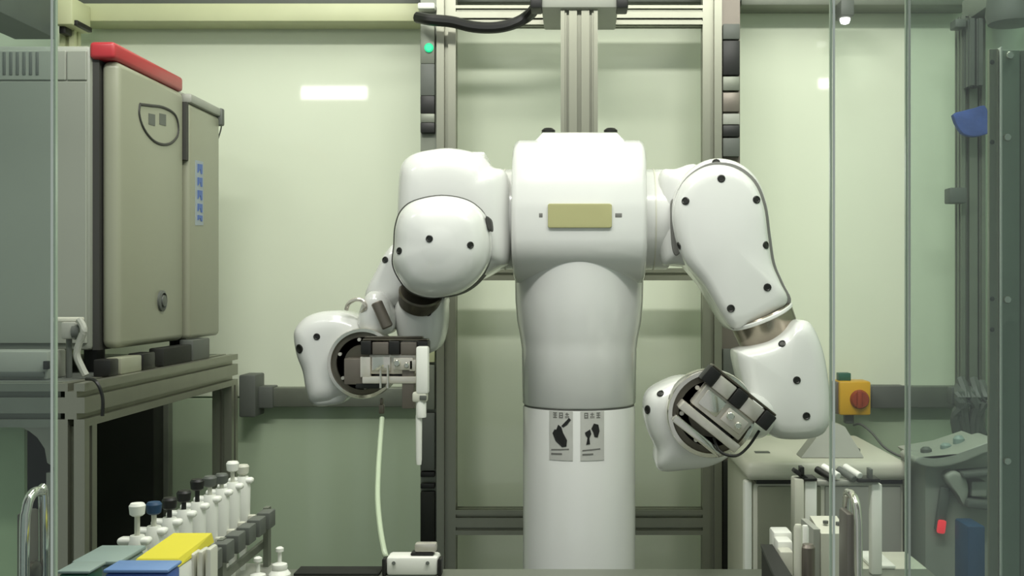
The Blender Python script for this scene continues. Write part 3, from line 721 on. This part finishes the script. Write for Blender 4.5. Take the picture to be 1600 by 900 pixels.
# yellow tip box and neighbours
def bxpx(name, px0, px1, py0, d0, d1, m, parent, z0=None, bev=.004, label=None):
    return MB().bx(XX(px0, d0), XX(px1, d0), d0, d1, ZT if z0 is None else z0, ZZ(py0, d0), bev=bev).build(name, m, parent, label=label)
yb = thing('tip_box', P(262, 900, 1.16), 'white pipette tip box with a yellow sloping lid in front of the pipettes', 'box')
yb.location.z = ZT
d0 = 1.14
x0, x1 = XX(207, d0), XX(281, d0)
zt_ = ZZ(886, d0)
MB().bx(x0, x1, d0, d0 + .105, ZT, zt_, bev=.003).build('base', M_white, yb)
zl = ZZ(880, d0)
yl = [(x0, d0 - .002, zt_ + .001), (x1, d0 - .002, zt_ + .001), (x1, d0 + .107, zt_ + .001), (x0, d0 + .107, zt_ + .001)]
yu = [(x0 + .003, d0 + .004, zl + .004), (x1 - .003, d0 + .004, zl + .004), (x1 - .002, d0 + .105, zl + .008), (x0 + .004, d0 + .105, zl + .008)]
MB().loft([[Vector(p) for p in yl], [Vector(p) for p in yu]]).build('lid', M_yellow, yb, 0, 'yellow lid')
for k in range(3):
    px = 296 + k * 13
    t = MB().bx(XX(px, 1.18), XX(px + 10, 1.18), 1.175, 1.20 , ZT, ZZ(864 - k * 4, 1.18), bev=.003)
    tag(t.build('tip_rack', M_offw), ['nearest cream tube rack beside the yellow lidded box', 'middle cream tube rack beside the yellow lidded box', 'right cream tube rack beside the yellow lidded box'][k], 'rack', 'cream racks beside the tip box')
gt = thing('storage_box', P(155, 900, 1.22), 'grey teal storage box with a flat lid left of the yellow box', 'box'); gt.location.z = ZT
bxpx('base', 116, 186, 884, 1.18, 1.25, M_teal, gt)
MB().bx(XX(112, 1.18), XX(188, 1.18), 1.178, 1.253, ZZ(884, 1.18), ZZ(876, 1.18), bev=.004).build('lid', M_teal, gt)
bb = thing('blue_tip_box', P(215, 900, 1.09), 'low blue box at the bottom edge in front of the yellow lid', 'box'); bb.location.z = ZT
bxpx('base', 162, 262, 896, 1.09, 1.125, M_blue, bb)
MB().bx(XX(160, 1.088), XX(263, 1.088), 1.088, 1.127, ZZ(896, 1.088), ZZ(890, 1.088), bev=.002).build('lid', mat('light blue lid', srgb(112, 146, 196), .4), bb)
gg = thing('green_box', P(115, 900, 1.09), 'low dark green box at the bottom left edge', 'box'); gg.location.z = ZT
bxpx('base', 90, 138, 897, 1.09, 1.125, M_green, gg)
MB().bx(XX(88, 1.088), XX(140, 1.088), 1.088, 1.127, ZZ(897, 1.088), ZZ(892, 1.088), bev=.002).build('lid', M_teal, gg)

# chrome arch handles standing on the table at both sides
def arch(pxc, pytop, d0, label, sgn, L):
    x = XX(pxc, d0); zt = ZZ(pytop, d0)
    t = thing('arch_handle', (x, d0 + L / 2, ZT), label, 'handle')
    MB().tube([(x, d0, ZT), (x, d0, zt - .05), (x, d0 + .1 * L, zt - .014), (x, d0 + .35 * L, zt), (x, d0 + .8 * L, zt), (x, d0 + L, zt - .02), (x, d0 + L, ZT)], .0055, 12).build('bar', M_chrome, t)
    xa, xb_ = sorted((x + sgn * .002, x + sgn * .012))
    MB().bx(xa, xb_, d0 + .15 * L, d0 + .88 * L, ZT, zt - .018, bev=.003).build('plate', M_bsteel, t)
    MB().lathe([(.3 * L, 0), (.3 * L, .004), (.2 * L, .006), (.002, .006)], (x + sgn * .002, d0 + .5 * L, zt - .085), (1, 0, 0), 24).build('disc', M_dsteel, t)
    return t
arch(38, 778, 1.16, 'chrome arch handle standing at the far left of the table', -1, .042)
arch(1341, 783, 1.36, 'chrome arch handle standing right of the small sloping white block', -1, .06)

# two white stoppered bottles
wbm = None
for k, (px, d_) in enumerate(((403, 1.58), (437, 1.64))):
    t = thing('stopper_bottle', (XX(px, d_), d_, ZT), ['left white bottle with knobbed stopper on the table', 'right white bottle with knobbed stopper on the table'][k], 'bottle', 'small white bottles at the table edge')
    o = (XX(px, d_), d_, ZT)
    MB().lathe([(.0155, 0), (.0165, .003), (.0165, .019), (.012, .025), (.007, .027)], o, (0, 0, 1), 18).build('body', M_white, t)
    MB().lathe([(.011, .026), (.012, .029), (.011, .034), (.003, .037), (.003, .052), (.006, .053), (.006, .058), (.003, .060)], o, (0, 0, 1), 16).build('stopper', M_white, t)

# white box with the suction tube
dB = 1.70
sb = thing('suction_box', (XX(642, dB), dB, ZT), 'white box with black corner hinges at the bottom centre', 'box')
MB().bx(XX(603, dB), XX(684, dB), dB, dB + .04, ZT, ZZ(871, dB), bev=.005).build('casing', M_white, sb)
for px in (600, 687): MB().bx(XX(px - 3, dB), XX(px + 3, dB), dB - .003, dB + .02, ZT, ZZ(873, dB), bev=.002).build('hinge', M_black, sb)
for px in (615, 668): MB().cyl(P(px, 880, dB), P(px, 880, dB - .003), .003, seg=10).build('screw', M_dgrey, sb)
MB().bx(XX(640, dB), XX(676, dB), dB + .008, dB + .03, ZZ(871, dB), ZZ(866, dB), bev=.002).build('latch_plate', M_black, sb)
MB().bx(XX(646, dB), XX(680, dB), dB + .01, dB + .028, ZZ(866, dB), ZZ(852, dB), bev=.003).build('latch', M_steel, sb)
tag(MB().tube([P(597, 653, 2.03), P(594, 690, 1.99), P(591, 735, 1.93), P(590, 780, 1.86), P(594, 825, 1.78), P(600, 860, 1.725), (XX(603, 1.718), 1.718, ZZ(871, 1.71) - .001)], .0046, 10).build('suction_tube', M_tube), 'thin clear suction tube hanging from the left gripper to the white box', 'tube')

# ------------------------------------------------------------------ right hand side: centrifuge
dC = 2.15
ce = thing('centrifuge', (XX(1292, dC), 2.34, 0), 'large off white floor centrifuge with a flat lid below the right robot arm', 'centrifuge')
zc1, zc0 = H - .344, ZZ(752, dC)
MB().bx(XX(1178, dC), XX(1418, dC), dC + .02, 2.54, 0.03, zc0 - .006, bev=.01).build('body', M_offw, ce)
MB().bx(XX(1166, dC), XX(1422, dC), dC, 2.55, zc0, zc1, bev=.014, seg=3).build('lid', M_offw, ce)
MB().bx(XX(1184, dC), XX(1414, dC), dC + .015, 2.53, zc0 - .008, zc0 + .002).build('lid_gap', M_black, ce)
MB().bx(XX(1186, dC), XX(1286, dC), dC + .016, dC + .022, .30, ZZ(762, dC), bev=.003).build('front_panel', mat('olive grey panel', srgb(128, 130, 112), .5), ce)
MB().bx(XX(1292, dC), XX(1412, dC), dC + .016, dC + .022, .30, ZZ(762, dC), bev=.003).build('front_panel', M_grey, ce)
MB().bx(XX(1166, dC), XX(1178, dC), dC + .02, dC + .05, .03, zc0 - .004, bev=.004).build('side_trim', M_white, ce)
MB().bx(XX(1180, 2.27), XX(1203, 2.27), 2.265, 2.285, zc1 - .002, zc1 + .002, bev=.001).build('slot', M_dgrey, ce)
MB().cyl((.4, 2.2, 0), (.4, 2.2, .04), .03).build('foot', M_black, ce); MB().cyl((.62, 2.45, 0), (.62, 2.45, .04), .03).build('foot', M_black, ce); MB().cyl((.4, 2.5, 0), (.4, 2.5, .04), .03).build('foot', M_black, ce); MB().cyl((.6, 2.2, 0), (.6, 2.2, .04), .03).build('foot', M_black, ce)
w3 = [(XX(1252, 2.2), zc1 + .001), (XX(1350, 2.2), zc1 + .001), (XX(1330, 2.2), ZZ(672, 2.2)), (XX(1306, 2.2), ZZ(664, 2.2))]
cw = thing('control_wedge', (XX(1305, 2.2), 2.24, zc1), 'grey wedge-shaped control panel lying on the centrifuge lid', 'panel')
MB().prism([(x, 2.20 + (z - zc1) * .9, z) for x, z in w3], (0, .05, 0)).build('wedge', M_grey, cw, 0)
MB().bx(XX(1262, 2.3), XX(1340, 2.3), 2.275, 2.295, zc1, zc1 + .008, bev=.002).build('wedge_foot', M_dgrey, cw)

# yellow rotary switch on the wall rail
dS = 2.69
sw = thing('rotary_switch', (XX(1336, dS), dS, ZZ(622, dS)), 'yellow isolator switch box with a red brown rotary knob', 'switch')
MB().bx(XX(1312, dS), XX(1361, dS), dS, dS + .068, ZZ(649, dS), ZZ(596, dS), bev=.005).build('box', M_switch, sw)
MB().bx(XX(1308, dS), XX(1313, dS), dS + .012, dS + .06, ZZ(648, dS), ZZ(598, dS), bev=.002).build('side_strip', M_bsteel, sw)
kn = MB().lathe([(.024, 0), (.023, .006), (.020, .012), (.002, .013)], P(1343, 624, dS), (0, -1, 0), 24).build('knob', M_knob, sw)
MB().box(P(1343, 624, dS - .016), (.012, .012, .044), None, .003).build('knob_grip', M_knob, kn)
MB().bx(XX(1314, dS), XX(1333, dS), dS + .02, dS + .05, ZZ(596, dS), ZZ(584, dS), bev=.002).build('green_tab', M_green, sw)
MB().bx(XX(1324, dS), XX(1338, dS), dS + .02, dS + .045, ZZ(664, dS), ZZ(649, dS), bev=.003).build('gland', M_dgrey, sw)
tag(MB().tube([P(1334, 664, dS + .03), P(1345, 663, 2.68), P(1362, 676, 2.64), P(1380, 697, 2.6), P(1396, 708, 2.58), P(1412, 715, 2.565)], .003, 8).build('switch_cable', M_dgrey), 'thin cable running from the yellow switch down to the right', 'cable')
pg = thing('plug', P(1417, 716, 2.565), 'small dark plug at the end of the switch cable', 'plug')
MB().bx(XX(1411, 2.56), XX(1424, 2.56), 2.553, 2.575, ZZ(721, 2.56), ZZ(711, 2.56), bev=.002).build('plug_body', M_dgrey, pg)
MB().bx(XX(1414, 2.56), XX(1421, 2.56), 2.575, 2.60, ZZ(719, 2.56), ZZ(713, 2.56), bev=.001).build('plug_nose', M_black, pg)

# shaker / pump unit behind the right glass door
dM = 2.10
mu = thing('shaker_unit', (XX(1490, dM), 2.25, 0), 'grey floor unit with a sloping top and red lit switch behind the right glass', 'machine')
o_ = [(1446, 1000), (1446, 724), (1440, 716), (1500, 706), (1548, 690), (1560, 700), (1560, 1000)]
MB().prism([(XX(x, dM), dM, max(.02, ZZ(y, dM)) if y < 950 else .02) for x, y in o_], (0, .16, 0)).build('body', M_grey, mu, 0)
o2 = [(1428, 722), (1432, 714), (1455, 716), (1485, 711), (1515, 700), (1552, 686), (1560, 694), (1530, 709), (1500, 722), (1470, 729), (1445, 729)]
MB().pillow(outl(o2, dM - .02), dM - .03, dM + .07, .004, .004).build('top_cover', M_grey, mu, 50)
MB().bx(XX(1512, dM + .15), XX(1560, dM + .15), dM + .08, dM + .155, ZZ(722, dM), ZZ(686, dM + .1), bev=.004).build('back_tray', M_grey, mu)
MB().box(P(1472, 795, dM - .006), (.02, .012, .085), rotY(math.radians(8)), .004).build('switch_panel', M_dgrey, mu)
lp = MB().box(P(1471, 823, dM - .014), (.016, .010, .026), rotY(math.radians(8)), .004).build('red_switch', M_rled, mu, label='red lit switch')
MB().pillow(outl([(1476, 742), (1490, 735), (1506, 745), (1512, 765), (1506, 790), (1496, 775), (1480, 755)], dM - .02), dM - .03, dM + .002, .008, .003).build('side_cover', M_grey, mu)
MB().box(P(1527, 738, dM - .02), (.07, .05, .010), rotY(math.radians(-4)), .003).build('tray', M_dgrey, mu)
MB().box(P(1530, 786, dM - .02), (.062, .05, .016), rotY(math.radians(6)), .004).build('tray', M_dgrey, mu)
MB().box(P(1526, 762, dM - .012), (.03, .03, .03), None, .004).build('sample_block', M_grey, mu)
tag(MB().bx(XX(1512, 1.95), XX(1540, 1.95), 1.95, 2.02, 0, ZZ(822, 1.95), bev=.004).build('waste_bin', M_dblue), 'tall dark blue bin standing in front of the grey unit on the right', 'bin')
# dark lumpy cable bundle in the corner above the unit
kb = thing('cable_bundle', P(1515, 690, 2.47), 'dark green grey bundle of cables hung on the right corner post', 'cables')
random.seed(3)
for k in range(7):
    px = 1498 + random.random() * 34
    MB().tube([P(px, 592 + random.random() * 12, 2.50), P(px + random.uniform(-12, 12), 622, 2.47), P(px + random.uniform(-14, 10), 650, 2.48), P(px + random.uniform(-6, 12), 690, 2.49)], .011, 7, 4).build('cable', M_dgrey, kb)
MB().bx(XX(1490, 2.5), XX(1538, 2.5), 2.515, 2.545, ZZ(634, 2.5), ZZ(606, 2.5), bev=.004).build('clamp', M_dgrey, kb)
# small glassware on the sloping top
for k, (px, py, hh) in enumerate(((1447, 706, 12), (1478, 700, 12), (1498, 694, 18))):
    tag(MB().lathe([(.010, 0), (.011, .002), (.011, hh * .0009), (.006, hh * .00125)], P(px, py + 4, dM + .05), (0, 0, 1), 12).build('vial', M_teal if k else M_dgrey), ['leftmost dark vial on the sloping top of the grey unit', 'middle teal vial on the sloping top of the grey unit', 'right taller teal vial on the sloping top of the grey unit'][k], 'vial', 'vials on the grey unit')

# ------------------------------------------------------------------ right end of the table
dR = 1.70
rk = thing('tube_stand', (XX(1310, dR), dR, ZT), 'white two-post stand with black clips in front of the centrifuge', 'stand')
MB().bx(XX(1241, dR), XX(1257, dR), dR, dR + .03, ZT, ZZ(748, dR), bev=.003).build('post', M_offw, rk)
MB().bx(XX(1258, dR), XX(1278, dR), dR + .004, dR + .03, ZT, ZZ(752, dR), bev=.004).build('post', M_white, rk)
MB().bx(XX(1363, dR), XX(1380, dR), dR + .004, dR + .024, ZT, ZZ(757, dR), bev=.003).build('post', M_white, rk)
MB().bx(XX(1278, dR), XX(1375, dR), dR + .006, dR + .03, ZZ(760, dR), ZZ(752, dR), bev=.002).build('crossbar', M_grey, rk)
MB().bx(XX(1340, dR), XX(1376, dR), dR - .002, dR + .034, ZZ(754, dR), ZZ(748, dR), bev=.002).build('clip', M_black, rk)
MB().bx(XX(1256, dR), XX(1277, dR), dR - .002, dR + .034, ZZ(752, dR), ZZ(747, dR), bev=.002).build('clip', M_black, rk)
MB().box(P(1250, 741, dR + .01), (.026, .02, .007), rotY(math.radians(35)), .002).build('clip', M_black, rk)
MB().bx(XX(1251, dR), XX(1257, dR), dR, dR + .02, ZZ(745, dR), ZZ(730, dR), bev=.001).build('clip', M_black, rk)
MB().bx(XX(1359, dR), XX(1364, dR), dR, dR + .02, ZZ(752, dR), ZZ(733, dR), bev=.001).build('clip', M_dgrey, rk)
for k, px in enumerate((1288, 1322)):
    t = thing('sample_tube', P(px, 750, dR + .02), ['black and white sample tube leaning on the stand, left one', 'grey and white sample tube leaning on the stand, right one'][k], 'tube', 'tubes lying on the stand')
    MB().cyl(P(px + 13, 749, dR), P(px - 12, 733, dR + .035), .0055, seg=12, ch=.001).build('tube_body', (M_black, M_dgrey)[k], t)
    MB().cyl(P(px + 22, 744, dR + .004), P(px - 2, 729, dR + .04), .0055, seg=12, ch=.001).build('tube_cap', M_white, t)
# sloping white block
dK = 1.52
bk = thing('heating_block', (XX(1300, dK), dK, ZT), 'small off white block with a sloping top at the front right', 'device')
xa, xb_ = XX(1283, dK), XX(1327, dK)
sec = [(dK, ZT), (dK, ZZ(834, dK)), (dK + .075, ZZ(806, dK + .075)), (dK + .09, ZT)]
MB().prism([(xa, y, z) for y, z in sec], (xb_ - xa, 0, 0)).build('casing', M_offw, bk, 0)
xs2 = XX(1272, dK)
MB().prism([(xs2, dK + .003, ZT), (xs2, dK + .003, ZZ(828, dK)), (xs2 - .004, dK + .07, ZZ(810, dK + .07)), (xs2 - .004, dK + .08, ZT)], (xa - xs2 - .0005, 0, 0)).build('side_cheek', M_grey, bk, 0)
for px, py in ((1288, 826), (1312, 829), (1290, 818), (1310, 820)):
    MB().cyl(P(px, py, dK + .035), P(px, py, dK + .035) + Vector((0, 0, .004)), .004, seg=10).build('well', M_dgrey, bk)
# small column with knobs
for k, (px, top, r) in enumerate(((1247, 812, .006), (1256, 822, .005), (1262, 842, .010))):
    t = tag(MB().lathe([(r * 1.4, 0), (r * 1.4, .008), (r, .010), (r, ZZ(top, 1.50) - ZT - .004), (r * .7, ZZ(top, 1.50) - ZT)], (XX(px, 1.47 + k * .0), 1.47, ZT) if k != 1 else (XX(px + 2, 1.505), 1.505, ZT), (0, 0, 1), 14).build('metal_column', (M_offw, M_white, M_bsteel)[k]),
            ['tall cream metal column left of the sloping white block', 'thin white metal column left of the sloping white block', 'short grey brown column against the sloping white block'][k], 'column', 'small columns by the sloping block')
st = thing('step_rack', (XX(1224, 1.6), 1.6, ZT), 'small white stepped rack behind the black tray', 'rack')
MB().bx(XX(1209, 1.62), XX(1238, 1.62), 1.62, 1.66, ZT, ZZ(832, 1.62), bev=.003).build('back_step', M_white, st)
MB().bx(XX(1215, 1.585), XX(1239, 1.585), 1.585, 1.619, ZT, ZZ(846, 1.585), bev=.003).build('middle_step', M_white, st)
MB().bx(XX(1219, 1.555), XX(1240, 1.555), 1.555, 1.584, ZT, ZZ(862, 1.555), bev=.003).build('front_step', M_offw, st)
tr = thing('black_tray', (XX(1215, 1.45), 1.42, ZT), 'black tilted tray at the lower edge left of the sloping block', 'tray')
MB().prism([(XX(1190, 1.62), 1.62, ZT), (XX(1206, 1.62), 1.62, ZT), (XX(1245, 1.40), 1.40, ZT), (XX(1218, 1.40), 1.40, ZT)], (0, 0, .062)).build('tray_body', M_blackm, tr, 0)
MB().prism([(XX(1189, 1.62), 1.622, ZT + .063), (XX(1207, 1.62), 1.622, ZT + .063), (XX(1247, 1.40), 1.398, ZT + .063), (XX(1216, 1.40), 1.398, ZT + .063)], (0, 0, .005)).build('tray_rim', M_black, tr, 0)
tag(MB().bx(XX(1362, 1.74), XX(1400, 1.74), 1.74, 1.84, ZT, ZT + .006, bev=.002).build('white_tile', M_white), 'white flat tile at the right end of the table', 'tile')

# ------------------------------------------------------------------ sensor lamp under the top beam
dL = 2.64
sl = thing('sensor_lamp', (XX(1324, dL), dL, ZZ(8, 2.70)), 'small dark sensor with a bright lamp hanging from the top beam', 'lamp')
MB().bx(XX(1314, dL), XX(1335, dL), dL, 2.698, ZZ(24, dL), ZZ(8, 2.70) - .002, bev=.003).build('housing', M_dgrey, sl)
MB().lathe([(.012, -.002), (.013, .004), (.010, .012), (.002, .015)], (XX(1325, dL), dL + .03, ZZ(24, dL) ), (0, 0, -1), 16).build('lens', mat('small lamp lens', srgb(250, 250, 245), .4, emit=(1, 1, .96, 1), estr=3.0), sl)

# ------------------------------------------------------------------ glass doors in front, their frame, blue cloth
def gdoor(name, px, d, x_far, mglass, label, left=False):
    x = XX(px, d)
    a, b = (x_far, x) if left else (x, x_far)
    t = thing('glass_door', ((a + b) / 2, d, 0), label, 'door')
    MB().bx(a, b, d - .0018, d + .0018, .06, 2.2).build('pane', mglass, t, 0)
    e0 = .0014
    xe = b if left else a
    s_ = 1 if left else -1
    MB().bx(xe, xe + s_ * e0, d - .0020, d + .0020, .06, 2.2).build('pane_edge', M_gedge, t, 0)
    MB().bx(xe - s_ * .0024, xe - s_ * .0004, d - .0030, d - .0019, .06, 2.2).build('edge_bead', M_gedgel, t, 0)
    MB().bx(a, b, d - .012, d + .012, 0, .058, bev=.003).build('bottom_rail', M_alu, t)
    return t
gdoor('l', 86, .93, -1.1, G_left, 'grey tinted glass door at the far left, in front of the incubator', True)
gdoor('a', 1299, .90, .95, G_a, 'clear glass door whose edge stands right of the right robot arm')
gdoor('b', 1417, .94, .95, G_b, 'green grey glass door, farthest right')
pf = thing('door_post', (XX(1580, .98), .985, 0), 'dark slotted door post with bright bolts at the right edge', 'post')
dP = .985
MB().bx(XX(1546, dP), XX(1561, dP), dP, dP + .006, 0, ZZ(76, dP), bev=.001).build('flange', M_alu, pf)
MB().bx(XX(1561.5, dP), XX(1564.5, dP), dP - .003, dP + .006, 0, ZZ(74, dP), bev=.0005).build('ridge', M_white, pf)
MB().bx(XX(1565, dP), XX(1594, dP), dP, dP + .006, 0, ZZ(78, dP), bev=.001).build('web', mat('post web grey', srgb(146, 162, 144), .5), pf)
MB().bx(XX(1595, dP), XX(1640, dP), dP + .001, dP + .03, 0, ZZ(78, dP), bev=.001).build('outer_flange', M_alud, pf)
for px, py in ((1577, 87), (1573, 215), (1573, 468), (1573, 720)):
    MB().lathe([(.0036, 0), (.0038, .0015), (.003, .003), (.0005, .0034)], P(px, py, dP), (0, -1, 0), 12).build('bolt', M_chrome, pf)
for px, py in ((1550, 97), (1550, 222), (1550, 467), (1550, 515)):
    MB().lathe([(.0022, -.001), (.0022, .0006), (.001, .001)], P(px, py, dP), (0, -1, 0), 8).build('screw', M_dgrey, pf)
MB().bx(XX(1490, dP), XX(1640, dP), dP + .031, dP + .05, 0, .05, bev=.002).build('foot_plate', M_alu, pf)
# blue cloth / tape stuck to the corner post
cl_ = [(1486, 181), (1500, 175), (1520, 170), (1535, 166), (1541, 180), (1543, 205), (1538, 211), (1520, 215), (1505, 212), (1496, 204)]
MBc = MB().pillow(outl(cl_, 2.545), 2.53, 2.548, .003, .003, .004, sub=2)
tag(MBc.build('blue_tape', M_tape), 'crumpled piece of blue tape on the right corner post', 'tape')
